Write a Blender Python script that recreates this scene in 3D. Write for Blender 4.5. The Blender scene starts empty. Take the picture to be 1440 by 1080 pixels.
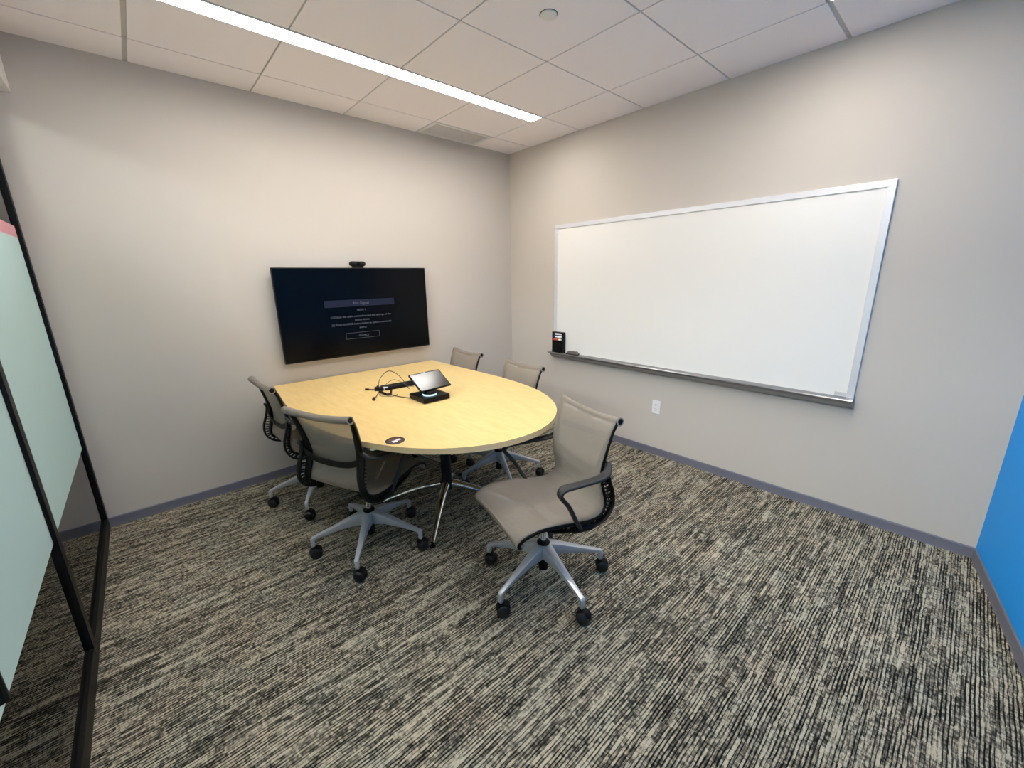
import bpy, bmesh, math, random
from mathutils import Vector, Matrix
random.seed(7)
sc = bpy.context.scene
COL = sc.collection
PI = math.pi

# ------------------------------------------------------------------ camera
cam_d = bpy.data.cameras.new('camera')
cam = bpy.data.objects.new('camera', cam_d)
COL.objects.link(cam)
cam_d.sensor_fit = 'HORIZONTAL'
cam_d.sensor_width = 36.0
cam_d.lens = 575.829 / 1440.0 * 36.0
cam_d.clip_start = 0.02
RIGHT = (0.74233832, -0.66983543, -0.01594704)
DOWN = (-0.18075503, -0.17728823, -0.96741744)
FWD = (0.64518326, 0.72103355, -0.25268398)
M = Matrix.Identity(4)
for r in range(3):
    M[r][0] = RIGHT[r]; M[r][1] = -DOWN[r]; M[r][2] = -FWD[r]
M[0][3], M[1][3], M[2][3] = -3.0922, -3.4413, 1.5013
cam.matrix_world = M
sc.camera = cam

# ------------------------------------------------------------------ world and exposure
w = bpy.data.worlds.new('world'); sc.world = w; w.use_nodes = True
w.node_tree.nodes['Background'].inputs[0].default_value = (0.72, 0.84, 1.0, 1)
w.node_tree.nodes['Background'].inputs[1].default_value = 0.25
vs = sc.view_settings
vs.view_transform = 'Standard'; vs.look = 'None'; vs.gamma = 1.0; vs.use_curve_mapping = False
vs.exposure = -0.06
LIGHT_STRENGTH = 43.0        # linear ceiling light near the television wall
LIGHT_STRENGTH_2 = 51.0      # linear ceiling light near the blue wall
CORRIDOR_FILL_STRENGTH = 34.0  # unseen fill panel added over the corridor

# ------------------------------------------------------------------ dimensions (metres)
H = 2.7107                   # ceiling height
T = 0.6096                   # ceiling tile module
XL0 = -0.4561                # first grid line from the whiteboard wall
YR1 = -0.9156                # grid line on the camera side of the first light
GX = -3.472                  # room face of the glass wall
BLUE_S = 0.172               # the blue wall is slightly out of square
def blue_y(x): return -3.6793 + x * BLUE_S
XC = -5.6                    # far wall of the corridor

# ------------------------------------------------------------------ material helpers
def rgb(r, g, b):
    def f(c):
        c /= 255.0
        return c / 12.92 if c <= 0.04045 else ((c + 0.055) / 1.055) ** 2.4
    return (f(r), f(g), f(b), 1.0)

def mat(name, col, rough=0.5, metal=0.0, spec=0.5, noise=0.0, nscale=40.0, bump=0.0, coat=0.0):
    m = bpy.data.materials.new(name); m.use_nodes = True
    nt = m.node_tree; b = nt.nodes['Principled BSDF']
    b.inputs['Base Color'].default_value = col
    b.inputs['Roughness'].default_value = rough
    b.inputs['Metallic'].default_value = metal
    b.inputs['Specular IOR Level'].default_value = spec
    b.inputs['Coat Weight'].default_value = coat
    if noise or bump:
        tc = nt.nodes.new('ShaderNodeTexCoord')
        n = nt.nodes.new('ShaderNodeTexNoise'); n.inputs['Scale'].default_value = nscale
        n.inputs['Detail'].default_value = 4
        nt.links.new(tc.outputs['Object'], n.inputs['Vector'])
        if noise:
            mx = nt.nodes.new('ShaderNodeMix'); mx.data_type = 'RGBA'
            mx.inputs[6].default_value = tuple(c * (1 - noise) for c in col[:3]) + (1,)
            mx.inputs[7].default_value = tuple(min(1, c * (1 + noise)) for c in col[:3]) + (1,)
            nt.links.new(n.outputs['Fac'], mx.inputs[0])
            nt.links.new(mx.outputs[2], b.inputs['Base Color'])
        if bump:
            bp = nt.nodes.new('ShaderNodeBump'); bp.inputs['Strength'].default_value = bump
            bp.inputs['Distance'].default_value = 0.002
            nt.links.new(n.outputs['Fac'], bp.inputs['Height'])
            nt.links.new(bp.outputs['Normal'], b.inputs['Normal'])
    return m

def emis(name, col, strength):
    m = bpy.data.materials.new(name); m.use_nodes = True
    nt = m.node_tree; nt.nodes.clear()
    o = nt.nodes.new('ShaderNodeOutputMaterial'); e = nt.nodes.new('ShaderNodeEmission')
    e.inputs[0].default_value = col; e.inputs[1].default_value = strength
    nt.links.new(e.outputs[0], o.inputs[0])
    return m

def see_through(name, col, clear, rough=0.6, weave=0.0, tint=(1, 1, 1, 1)):
    """Principled surface mixed with a constant clear fraction (mesh cloth, film)."""
    m = mat(name, col, rough)
    nt = m.node_tree; b = nt.nodes['Principled BSDF']; o = nt.nodes['Material Output']
    t = nt.nodes.new('ShaderNodeBsdfTransparent'); t.inputs[0].default_value = tint
    mx = nt.nodes.new('ShaderNodeMixShader'); mx.inputs[0].default_value = clear
    if weave:
        tc = nt.nodes.new('ShaderNodeTexCoord')
        wv = nt.nodes.new('ShaderNodeTexWave'); wv.inputs['Scale'].default_value = weave
        wv.wave_type = 'BANDS'; wv.bands_direction = 'Y'
        nt.links.new(tc.outputs['Object'], wv.inputs['Vector'])
        mp = nt.nodes.new('ShaderNodeMapRange')
        mp.inputs[3].default_value = clear - 0.1; mp.inputs[4].default_value = clear + 0.1
        nt.links.new(wv.outputs['Fac'], mp.inputs[0]); nt.links.new(mp.outputs[0], mx.inputs[0])
    nt.links.new(b.outputs[0], mx.inputs[1]); nt.links.new(t.outputs[0], mx.inputs[2])
    nt.links.new(mx.outputs[0], o.inputs[0])
    return m

M_wall = mat('wall_paint', rgb(204, 195, 184), 0.75, spec=0.25, bump=0.12, nscale=260)
M_blue = mat('blue_wall_paint', rgb(28, 154, 242), 0.6, spec=0.3, bump=0.1, nscale=260)
M_base = mat('rubber_baseboard', rgb(112, 112, 124), 0.55)
M_tile = mat('ceiling_tile', rgb(252, 244, 244), 0.9, spec=0.1, noise=0.04, nscale=300, bump=0.2)
M_grid = mat('ceiling_grid', rgb(196, 192, 186), 0.6)
M_white = mat('white_metal', rgb(232, 230, 226), 0.45)
M_ventm = mat('vent_panel', rgb(218, 212, 204), 0.7)
M_black = mat('black_frame_paint', rgb(8, 8, 9), 0.45, spec=0.25)
M_plast = mat('black_plastic', rgb(9, 9, 10), 0.5, spec=0.2, noise=0.1, nscale=90)
M_plast2 = mat('dark_grey_plastic', rgb(44, 43, 43), 0.45, spec=0.4)
M_wheel = mat('caster_rubber', rgb(16, 17, 21), 0.35)
M_alu = mat('cast_aluminium', rgb(206, 209, 216), 0.32, metal=0.5, noise=0.03, nscale=60)
M_chrome = mat('polished_chrome', rgb(215, 218, 222), 0.1, metal=1.0)
M_sling = see_through('mesh_cloth', rgb(153, 143, 131), 0.43, 0.7, weave=240)
M_hem = mat('mesh_cloth_hem', rgb(142, 132, 122), 0.75, noise=0.05, nscale=500)
M_board = mat('whiteboard_enamel', rgb(239, 236, 230), 0.24, spec=0.5)
M_alframe = mat('anodised_frame', rgb(226, 226, 230), 0.38, metal=0.35)
M_tray = mat('tray_aluminium', rgb(150, 150, 152), 0.32, metal=0.8)
M_screen = mat('black_glass_screen', rgb(4, 4, 5), 0.22, spec=0.16)
M_edge = mat('maple_edge_band', rgb(214, 186, 142), 0.5)
M_eraser = mat('eraser_felt', rgb(96, 90, 86), 0.8)
M_outlet = mat('outlet_plastic', rgb(238, 236, 238), 0.35)
M_bezel = mat('thin_black_bezel', rgb(9, 9, 10), 0.4, spec=0.2)

# table laminate: pale maple with faint lengthwise figure
M_maple = mat('maple_laminate', rgb(238, 208, 140), 0.38, spec=0.45)
nt = M_maple.node_tree; b = nt.nodes['Principled BSDF']
tc = nt.nodes.new('ShaderNodeTexCoord'); mp = nt.nodes.new('ShaderNodeMapping')
mp.inputs['Scale'].default_value = (14.0, 2.2, 1.0)
n1 = nt.nodes.new('ShaderNodeTexNoise'); n1.inputs['Scale'].default_value = 3.0
n1.inputs['Detail'].default_value = 8; n1.inputs['Roughness'].default_value = 0.65
cr = nt.nodes.new('ShaderNodeValToRGB')
cr.color_ramp.elements[0].position = 0.28; cr.color_ramp.elements[0].color = rgb(220, 187, 122)
cr.color_ramp.elements[1].position = 0.62; cr.color_ramp.elements[1].color = rgb(233, 202, 138)
nt.links.new(tc.outputs['Object'], mp.inputs[0]); nt.links.new(mp.outputs[0], n1.inputs['Vector'])
nt.links.new(n1.outputs['Fac'], cr.inputs[0]); nt.links.new(cr.outputs[0], b.inputs['Base Color'])

# carpet: short dashes running along X, in square tiles
def carpet():
    m = bpy.data.materials.new('striated_carpet'); m.use_nodes = True
    nt = m.node_tree; b = nt.nodes['Principled BSDF']
    b.inputs['Roughness'].default_value = 0.95; b.inputs['Specular IOR Level'].default_value = 0.08
    N = nt.nodes.new; Lk = nt.links.new
    def math_(op, a, c=None):
        n = N('ShaderNodeMath'); n.operation = op
        for i, v in ((0, a), (1, c)):
            if v is None: continue
            if isinstance(v, (int, float)): n.inputs[i].default_value = v
            else: Lk(v, n.inputs[i])
        return n.outputs[0]
    tc = N('ShaderNodeTexCoord'); sp = N('ShaderNodeSeparateXYZ'); Lk(tc.outputs['Object'], sp.inputs[0])
    x, y = sp.outputs[0], sp.outputs[1]
    # slight waviness so that lines are not ruler-straight
    wob = N('ShaderNodeTexNoise'); wob.inputs['Scale'].default_value = 6.0; Lk(tc.outputs['Object'], wob.inputs['Vector'])
    y = math_('ADD', y, math_('MULTIPLY', wob.outputs['Fac'], 0.010))
    def vec(a, c, d):
        n = N('ShaderNodeCombineXYZ')
        for i, v in enumerate((a, c, d)):
            if isinstance(v, (int, float)): n.inputs[i].default_value = v
            else: Lk(v, n.inputs[i])
        return n.outputs[0]
    def white(a, c, d):
        n = N('ShaderNodeTexWhiteNoise'); n.noise_dimensions = '3D'; Lk(vec(a, c, d), n.inputs['Vector']); return n.outputs['Value']
    def noise(v, sc_=1.0, det=1.0):
        n = N('ShaderNodeTexNoise'); n.inputs['Scale'].default_value = sc_; n.inputs['Detail'].default_value = det
        Lk(v, n.inputs['Vector']); return n.outputs['Fac']
    P_ = 0.0115                                     # row pitch of the yarn lines
    yr = math_('DIVIDE', y, P_)
    row = math_('FLOOR', yr); fr = math_('SUBTRACT', yr, row)
    def dashes(length, z):
        o = math_('MULTIPLY', white(row, 3.0, z), 31.0)
        sg = math_('FLOOR', math_('ADD', math_('DIVIDE', x, length), o))
        return white(row, sg, z + 0.5)
    v1 = dashes(0.21, 1.0); v2 = dashes(0.060, 5.0)
    bead = noise(vec(math_('MULTIPLY', x, 95.0), math_('MULTIPLY', row, 5.37), 2.0))
    fine = noise(vec(math_('MULTIPLY', x, 30.0), math_('MULTIPLY', y, 330.0), 4.0))
    broad = noise(vec(math_('MULTIPLY', x, 4.0), math_('MULTIPLY', y, 11.0), 8.0), 1.0, 2.0)
    # dark gap between neighbouring rows
    edge = math_('ABSOLUTE', math_('SUBTRACT', fr, 0.5))
    gp = N('ShaderNodeMapRange'); gp.interpolation_type = 'SMOOTHSTEP'
    gp.inputs[1].default_value = 0.20; gp.inputs[2].default_value = 0.46; gp.inputs[3].default_value = 0.0; gp.inputs[4].default_value = 1.0
    Lk(edge, gp.inputs[0])
    s = math_('ADD', math_('MULTIPLY', v1, 0.11), math_('MULTIPLY', v2, 0.10))
    s = math_('ADD', s, 0.055)
    s = math_('ADD', s, math_('MULTIPLY', bead, 0.34)); s = math_('ADD', s, math_('MULTIPLY', fine, 0.40))
    s = math_('ADD', s, math_('MULTIPLY', broad, 0.08))
    s = math_('SUBTRACT', s, math_('MULTIPLY', gp.outputs[0], math_('MULTIPLY', white(row, math_('FLOOR', math_('MULTIPLY', x, 7.0)), 11.0), 0.34)))
    cr = N('ShaderNodeValToRGB'); E_ = cr.color_ramp.elements
    E_[0].position = 0.32; E_[0].color = rgb(*CARPET[0])
    E_[1].position = 0.64; E_[1].color = rgb(*CARPET[4])
    for p_, c_ in ((0.40, CARPET[1]), (0.47, CARPET[2]), (0.54, CARPET[3])):
        el = E_.new(p_); el.color = rgb(*c_)
    Lk(s, cr.inputs[0])
    # fibre speckle
    fn = N('ShaderNodeTexNoise'); fn.inputs['Scale'].default_value = 420; fn.inputs['Detail'].default_value = 2
    Lk(tc.outputs['Object'], fn.inputs['Vector'])
    mr = N('ShaderNodeMapRange'); mr.inputs[1].default_value = 0.3; mr.inputs[2].default_value = 0.7
    mr.inputs[3].default_value = 0.72; mr.inputs[4].default_value = 1.28
    Lk(fn.outputs['Fac'], mr.inputs[0])
    mu = N('ShaderNodeVectorMath'); mu.operation = 'SCALE'
    Lk(cr.outputs[0], mu.inputs[0]); Lk(mr.outputs[0], mu.inputs['Scale'])
    hv = noise(tc.outputs['Object'], 5.5, 2.0)
    hr = N('ShaderNodeValToRGB'); hr.color_ramp.elements[0].position = 0.35; hr.color_ramp.elements[0].color = (0.95, 0.985, 0.985, 1)
    hr.color_ramp.elements[1].position = 0.65; hr.color_ramp.elements[1].color = (1.04, 1.0, 0.965, 1)
    Lk(hv, hr.inputs[0])
    hm = N('ShaderNodeVectorMath'); hm.operation = 'MULTIPLY'; Lk(mu.outputs[0], hm.inputs[0]); Lk(hr.outputs[0], hm.inputs[1])
    Lk(hm.outputs[0], b.inputs['Base Color'])
    bp = N('ShaderNodeBump'); bp.inputs['Strength'].default_value = 0.5; bp.inputs['Distance'].default_value = 0.003
    Lk(s, bp.inputs['Height']); Lk(bp.outputs[0], b.inputs['Normal'])
    return m
CARPET = [(20, 20, 19), (42, 41, 38), (74, 71, 65), (122, 116, 104), (190, 181, 160)]
M_carpet = carpet()

# clear glass with a slight green tint
def glass():
    m = bpy.data.materials.new('clear_glass'); m.use_nodes = True
    nt = m.node_tree; nt.nodes.clear()
    o = nt.nodes.new('ShaderNodeOutputMaterial'); t = nt.nodes.new('ShaderNodeBsdfTransparent')
    t.inputs[0].default_value = (0.93, 0.965, 0.97, 1)
    g = nt.nodes.new('ShaderNodeBsdfGlossy'); g.inputs['Roughness'].default_value = 0.01
    f = nt.nodes.new('ShaderNodeFresnel'); f.inputs[0].default_value = 1.45
    mx = nt.nodes.new('ShaderNodeMixShader')
    nt.links.new(f.outputs[0], mx.inputs[0]); nt.links.new(t.outputs[0], mx.inputs[1]); nt.links.new(g.outputs[0], mx.inputs[2])
    nt.links.new(mx.outputs[0], o.inputs[0])
    return m
M_glass = glass()
M_film = see_through('frosted_film', rgb(224, 236, 235), 0.38, 0.5, tint=(0.88, 0.98, 0.96, 1))
def translucent(m, amount, col):
    nt = m.node_tree; b = nt.nodes['Principled BSDF']
    mxn = [n for n in nt.nodes if n.type == 'MIX_SHADER'][0]
    tr = nt.nodes.new('ShaderNodeBsdfTranslucent'); tr.inputs[0].default_value = col
    m2 = nt.nodes.new('ShaderNodeMixShader'); m2.inputs[0].default_value = amount
    nt.links.new(b.outputs[0], m2.inputs[1]); nt.links.new(tr.outputs[0], m2.inputs[2])
    nt.links.new(m2.outputs[0], mxn.inputs[1])
translucent(M_film, 0.5, rgb(222, 240, 240))
M_pink = see_through('translucent_pink', rgb(240, 176, 186), 0.25, 0.5)  # translucent pink band directly above the frosted film
M_led = emis('led_diffuser', (1.0, 0.955, 0.905, 1), LIGHT_STRENGTH)
M_corridor_fill = emis('corridor_fill_glow', (0.95, 0.98, 1.0, 1), CORRIDOR_FILL_STRENGTH)
M_ring = emis('status_ring', (0.55, 0.85, 1.0, 1), 1.5)
M_text = emis('screen_text', (0.50, 0.53, 0.66, 1), 0.30)
M_bar = emis('screen_bar', (0.10, 0.12, 0.22, 1), 0.24)
M_box = emis('screen_button_line', (0.5, 0.48, 0.48, 1), 0.18)
M_display = emis('console_display', (0.42, 0.42, 0.44, 1), 0.10)

# ------------------------------------------------------------------ mesh helpers
def obj(name, bm, m, parent=None, smooth=None):
    me = bpy.data.meshes.new(name)
    bmesh.ops.recalc_face_normals(bm, faces=bm.faces)
    if smooth is not None:
        for f in bm.faces: f.smooth = True
        for e in bm.edges:
            if len(e.link_faces) == 2 and e.calc_face_angle(0) > math.radians(smooth): e.smooth = False
    bm.to_mesh(me); bm.free()
    for mm in (m if isinstance(m, (list, tuple)) else [m]): me.materials.append(mm)
    o = bpy.data.objects.new(name, me); COL.objects.link(o)
    if parent: o.parent = parent
    return o

def tag(o, label=None, cat=None, group=None, kind=None):
    if label: o['label'] = label
    if cat: o['category'] = cat
    if group: o['group'] = group
    if kind: o['kind'] = kind
    return o

def thing(name, label, cat, loc=(0, 0, 0), rz=0, group=None):
    o = bpy.data.objects.new(name, None); COL.objects.link(o)
    o.location = loc; o.rotation_euler = (0, 0, rz); o.empty_display_size = 0.1
    return tag(o, label, cat, group)

def struct(name, bm, m, parent=None, smooth=None):
    o = obj(name, bm, m, parent, smooth)
    if not parent: o['kind'] = 'structure'
    return o

def bx(bm, x0, x1, y0, y1, z0, z1, bev=0.0, mi=0):
    t = bmesh.new()
    vs_ = [t.verts.new((x, y, z)) for x in (x0, x1) for y in (y0, y1) for z in (z0, z1)]
    for f in ((0, 1, 3, 2), (4, 6, 7, 5), (0, 4, 5, 1), (2, 3, 7, 6), (0, 2, 6, 4), (1, 5, 7, 3)):
        t.faces.new([vs_[i] for i in f])
    if bev:
        bmesh.ops.bevel(t, geom=list(t.edges), offset=bev, segments=2, profile=0.5, affect='EDGES')
    merge(bm, t, mi)

def merge(bm, t, mi=0, mx=None):
    if mx is not None: bmesh.ops.transform(t, matrix=mx, verts=t.verts)
    mp_ = {v: bm.verts.new(v.co) for v in t.verts}
    for f in t.faces:
        try: nf = bm.faces.new([mp_[v] for v in f.verts]); nf.material_index = mi
        except ValueError: pass
    t.free()

def poly_prism(bm, pts, z0, z1, bev=0.0, mi=0):
    t = bmesh.new()
    a = [t.verts.new((x, y, z0)) for x, y in pts]; c = [t.verts.new((x, y, z1)) for x, y in pts]
    n = len(pts)
    t.faces.new(a[::-1]); t.faces.new(c)
    for i in range(n): t.faces.new((a[i], a[(i + 1) % n], c[(i + 1) % n], c[i]))
    if bev:
        es = [e for e in t.edges if abs(e.verts[0].co.z - e.verts[1].co.z) < 1e-6]
        bmesh.ops.bevel(t, geom=es, offset=bev, segments=2, profile=0.5, affect='EDGES')
    merge(bm, t, mi)

def lathe(bm, prof, n=24, cx=0, cy=0, mi=0, mx=None):
    t = bmesh.new(); rings = []
    for r, z in prof:
        rings.append([t.verts.new((cx + r * math.cos(2 * PI * i / n), cy + r * math.sin(2 * PI * i / n), z)) for i in range(n)])
    for a, c in zip(rings, rings[1:]):
        for i in range(n): t.faces.new((a[i], a[(i + 1) % n], c[(i + 1) % n], c[i]))
    if prof[0][0] > 1e-6: t.faces.new(rings[0][::-1])
    if prof[-1][0] > 1e-6: t.faces.new(rings[-1])
    bmesh.ops.remove_doubles(t, verts=t.verts, dist=1e-6)
    merge(bm, t, mi, mx)

def spline(pts, k=6, closed=False):
    """Catmull-Rom through points of any dimension."""
    out = []; n = len(pts)
    rng = range(n if closed else n - 1)
    for i in rng:
        if closed: p = [pts[(i + j - 1) % n] for j in range(4)]
        else: p = [pts[max(0, i - 1)], pts[i], pts[i + 1], pts[min(n - 1, i + 2)]]
        for s in range(k):
            t = s / k
            out.append(tuple(0.5 * (2 * b_ + (c_ - a_) * t + (2 * a_ - 5 * b_ + 4 * c_ - d_) * t * t + (3 * b_ - a_ - 3 * c_ + d_) * t ** 3)
                             for a_, b_, c_, d_ in zip(*p)))
    if not closed: out.append(tuple(pts[-1]))
    return out

def sweep(bm, path, size, side=None, n=10, power=2.0, closed=False, mi=0):
    """Sweep a superellipse section. size: (w, h) or list of them; side = fixed lateral vector."""
    P = [Vector(p) for p in path]; m_ = len(P)
    if not isinstance(size, list): size = [size] * m_
    t = bmesh.new(); rings = []; prevB = None
    for i in range(m_):
        if closed: T_ = (P[(i + 1) % m_] - P[i - 1]).normalized()
        else: T_ = (P[min(i + 1, m_ - 1)] - P[max(i - 1, 0)]).normalized()
        if side is not None: B = Vector(side)
        elif prevB is None: B = Vector((0, 0, 1)) if abs(T_.z) < 0.9 else Vector((1, 0, 0))
        else: B = prevB
        B = (B - T_ * B.dot(T_)).normalized(); prevB = B
        N_ = T_.cross(B).normalized(); ww, hh = size[i]; ring = []
        for j in range(n):
            a = 2 * PI * (j + 0.5) / n; ca, sa = math.cos(a), math.sin(a)
            u = math.copysign(abs(ca) ** (2 / power), ca) * ww / 2; v = math.copysign(abs(sa) ** (2 / power), sa) * hh / 2
            ring.append(t.verts.new(P[i] + B * u + N_ * v))
        rings.append(ring)
    rr = list(zip(rings, rings[1:])) + ([(rings[-1], rings[0])] if closed else [])
    for a, c in rr:
        for j in range(n): t.faces.new((a[j], a[(j + 1) % n], c[(j + 1) % n], c[j]))
    if not closed: t.faces.new(rings[0][::-1]); t.faces.new(rings[-1])
    merge(bm, t, mi)

def tube(bm, path, r, n=8, k=6, mi=0):
    sweep(bm, spline(path, k) if k else path, (2 * r, 2 * r), n=n, mi=mi)

def BM(): return bmesh.new()

def copy_thing(root, loc, rz, label=None):
    def rec(o, par):
        c = o.copy(); COL.objects.link(c); c.parent = par
        for ch in list(o.children):
            rec(ch, c)
        return c
    r = rec(root, None)
    r.location = loc; r.rotation_euler = (0, 0, rz)
    if label: r['label'] = label
    return r

# ------------------------------------------------------------------ the setting
bm = BM(); poly_prism(bm, [(0.1, 0.1), (XC - 0.1, 0.1), (XC - 0.1, blue_y(XC) - 0.1), (0.1, blue_y(0) - 0.1)], -0.1, 0.0)
struct('floor', bm, M_carpet)
bm = BM(); bx(bm, XC, 0.0, 0.0, 0.12, 0.0, H + 0.2); struct('wall_back', bm, M_wall)
bm = BM(); bx(bm, 0.0, 0.12, blue_y(0) - 0.1, 0.12, 0.0, H + 0.2); struct('wall_right', bm, M_wall)
bm = BM(); poly_prism(bm, [(0.0, blue_y(0)), (XC, blue_y(XC)), (XC, blue_y(XC) - 0.12), (0.0, blue_y(0) - 0.12)], 0.0, H + 0.2)
struct('wall_front', bm, M_blue)
bm = BM(); bx(bm, XC - 0.12, XC, blue_y(XC) - 0.1, 0.12, 0.0, H + 0.2); struct('wall_left', bm, M_wall)
# baseboards
BH = 0.062
def skirting(name, p0, p1, inward):
    bm = BM(); p0 = Vector(p0); p1 = Vector(p1); iv = Vector(inward)
    prof = [(0.0, 0.0), (0.009, 0.0), (0.007, 0.012), (0.006, BH - 0.006), (0.003, BH), (0.0, BH)]
    r0 = [bm.verts.new((*(p0 + iv * d), z)) for d, z in prof]; r1 = [bm.verts.new((*(p1 + iv * d), z)) for d, z in prof]
    for i in range(len(prof)):
        j = (i + 1) % len(prof); bm.faces.new((r0[i], r0[j], r1[j], r1[i]))
    bm.faces.new(r0); bm.faces.new(r1[::-1])
    struct(name, bm, M_base)
skirting('baseboard_back', (GX - 0.04 + 0.04, 0), (0, 0), (0, -1))
skirting('baseboard_corridor', (XC, 0), (GX - 0.04, 0), (0, -1))
skirting('baseboard_right', (0, 0), (0, blue_y(0)), (-1, 0))
bn = Vector((-BLUE_S, 1)).normalized()
skirting('baseboard_front', (0, blue_y(0)), (XC, blue_y(XC)), tuple(bn))

# ceiling: tiles set in a narrow slotted grid
Y_LIGHTS = [(-0.7836, -0.9156), (-0.9156 - 3 * T + 0.132 - 0.0, -0.9156 - 3 * T)]
Y_LIGHTS[1] = (-0.9156 - 3 * T + 0.0 + 0.0, -0.9156 - 3 * T - 0.132)
LX0, LX1 = XL0, XL0 - 4 * T
xs = [0.0] + [XL0 - i * T for i in range(0, 5)] + [GX + 0.10]
ys = [0.0, -0.3046, -0.7836, -0.9156] + [YR1 - i * T for i in range(1, 4)] + [YR1 - 3 * T - 0.132, YR1 - 4 * T - 0.132, -4.4]
VENT = (xs[2], xs[1], ys[1], ys[0])
bm = BM(); gm = BM()
def half(v):                                   # two main runners are wider than the cross tees
    return 0.0105 if (abs(v - (XL0 - 4 * T)) < 1e-4 or abs(v - (YR1 - 3 * T)) < 1e-4) else 0.005
g = 0.005
reg = [0.0, YR1 + T] + [YR1 - i * T for i in range(0, 5)] + [-4.4]
for i in range(len(xs) - 1):
    inner = 1 <= i <= 4
    rows = ys if inner else reg
    for j in range(len(rows) - 1):
        x1, x0, y1, y0 = xs[i], xs[i + 1], rows[j], rows[j + 1]
        if inner and j in (2, 6): continue
        if i == 1 and j == 0: continue
        bx(bm, x0 + half(x0), x1 - (0 if i == 0 else half(x1)), y0 + half(y0), y1 - (0 if j == 0 else half(y1)), H, H + 0.02)
    for y in rows[1:-1]:
        bx(gm, xs[i + 1], xs[i], y - half(y) - 0.001, y + half(y) + 0.001, H + 0.005, H + 0.03)
for i, x in enumerate(xs[1:-1]):
    spans = [(-4.4, 0.0)] if i in (0, 3, 4) else [(-4.4, ys[7] - 0.001), (ys[6] + 0.001, ys[3] - 0.001), (ys[2] + 0.001, 0.0)]
    for c, d in spans: bx(gm, x - half(x) - 0.001, x + half(x) + 0.001, c, d, H + 0.005, H + 0.03)
struct('ceiling', bm, M_tile)
struct('trim_1', gm, M_grid)
# slab above the tiles (both room and corridor)
bm = BM(); bx(bm, XC - 0.1, 0.12, -4.8, 0.12, H + 0.2, H + 0.3); struct('ceiling_slab', bm, M_tile)
bm = BM(); bx(bm, XC, GX - 0.10, -4.7, 0, H, H + 0.02); struct('ceiling_corridor', bm, M_tile)
# drywall bulkhead over the glass wall
bm = BM(); bx(bm, GX - 0.10, GX + 0.102, -4.7, 0, 2.44, H + 0.2); struct('trim_2', bm, M_white)

# ceiling air diffuser
vx0, vx1, vy0, vy1 = VENT
vt = thing('ceiling_vent', 'pale slotted air diffuser set in the ceiling above the back corner', 'vent', ((vx0 + vx1) / 2, (vy0 + vy1) / 2, H))
hx, hy = (vx1 - vx0) / 2 - g, (vy1 - vy0) / 2 - 0.004
bm = BM()
for a in ((-hx, hx, -hy, -hy + 0.028), (-hx, hx, hy - 0.028, hy), (-hx, -hx + 0.028, -hy + 0.028, hy - 0.028), (hx - 0.028, hx, -hy + 0.028, hy - 0.028)):
    bx(bm, *a, -0.004, 0.018, 0.002)
obj('frame', bm, M_white, vt)
bm = BM(); bx(bm, -hx + 0.028, hx - 0.028, -hy + 0.028, hy - 0.028, 0.006, 0.012)
for i in range(11):
    yy = -hy + 0.04 + i * (2 * hy - 0.08) / 10
    bx(bm, -hx + 0.035, hx - 0.035, yy - 0.003, yy + 0.003, 0.002, 0.007)
obj('perforated_panel', bm, M_ventm, vt)

# concealed sprinkler
sp_ = thing('sprinkler_cover', 'small round white sprinkler cover on the ceiling tile', 'sprinkler cover', (-1.385, -1.838, H))
bm = BM(); lathe(bm, [(0.0, -0.007), (0.036, -0.007), (0.040, -0.005), (0.040, 0.0)], 32); obj('cover_plate', bm, M_white, sp_, 30)
bm = BM(); lathe(bm, [(0.041, -0.001), (0.0435, -0.001), (0.0435, 0.0), (0.041, 0.0)], 32); obj('rim', bm, M_plast2, sp_, 30)

# linear lights
M_ledb = emis('led_diffuser_front', (1.0, 0.950, 0.895, 1), LIGHT_STRENGTH_2)
def linear_light(y1, y0, label, m_=M_led):
    t = thing('linear_ceiling_light', label, 'ceiling light', ((LX0 + LX1) / 2, (y0 + y1) / 2, H), 0, 'linear lights recessed in the ceiling')
    hx_, hy_ = (LX0 - LX1) / 2 - 0.004, (y1 - y0) / 2 - 0.004
    bm = BM()
    e = 0.006
    for a in ((-hx_, hx_, -hy_, -hy_ + e), (-hx_, hx_, hy_ - e, hy_), (-hx_, -hx_ + e, -hy_ + e, hy_ - e), (hx_ - e, hx_, -hy_ + e, hy_ - e)):
        bx(bm, *a, -0.003, 0.03)
    obj('housing', bm, M_white, t)
    bm = BM(); bx(bm, -hx_ + e, hx_ - e, -hy_ + e, hy_ - e, 0.0035, 0.022)
    obj('diffuser', bm, m_, t)
    return t
linear_light(*Y_LIGHTS[0], 'long glowing linear light strip on the ceiling near the television wall')
linear_light(*Y_LIGHTS[1], 'glowing linear light strip at the top edge of the photo by the whiteboard wall', M_ledb)
ct = thing('corridor_fill_light', 'added unseen fill light panel over the corridor beyond the glass wall', 'ceiling light', (-4.6, -2.2, H))  # added fill light, out of view, brightens the film and the left side
bm = BM(); bx(bm, -0.30, 0.30, -1.7, 1.7, -0.012, -0.002, 0.003); obj('diffuser', bm, M_corridor_fill, ct)
bm = BM()
for a in ((-0.32, -0.301, -1.72, 1.72), (0.301, 0.32, -1.72, 1.72), (-0.30, 0.30, -1.72, -1.701), (-0.30, 0.30, 1.701, 1.72)): bx(bm, *a, -0.016, -0.0005)
obj('housing', bm, M_white, ct)

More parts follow.
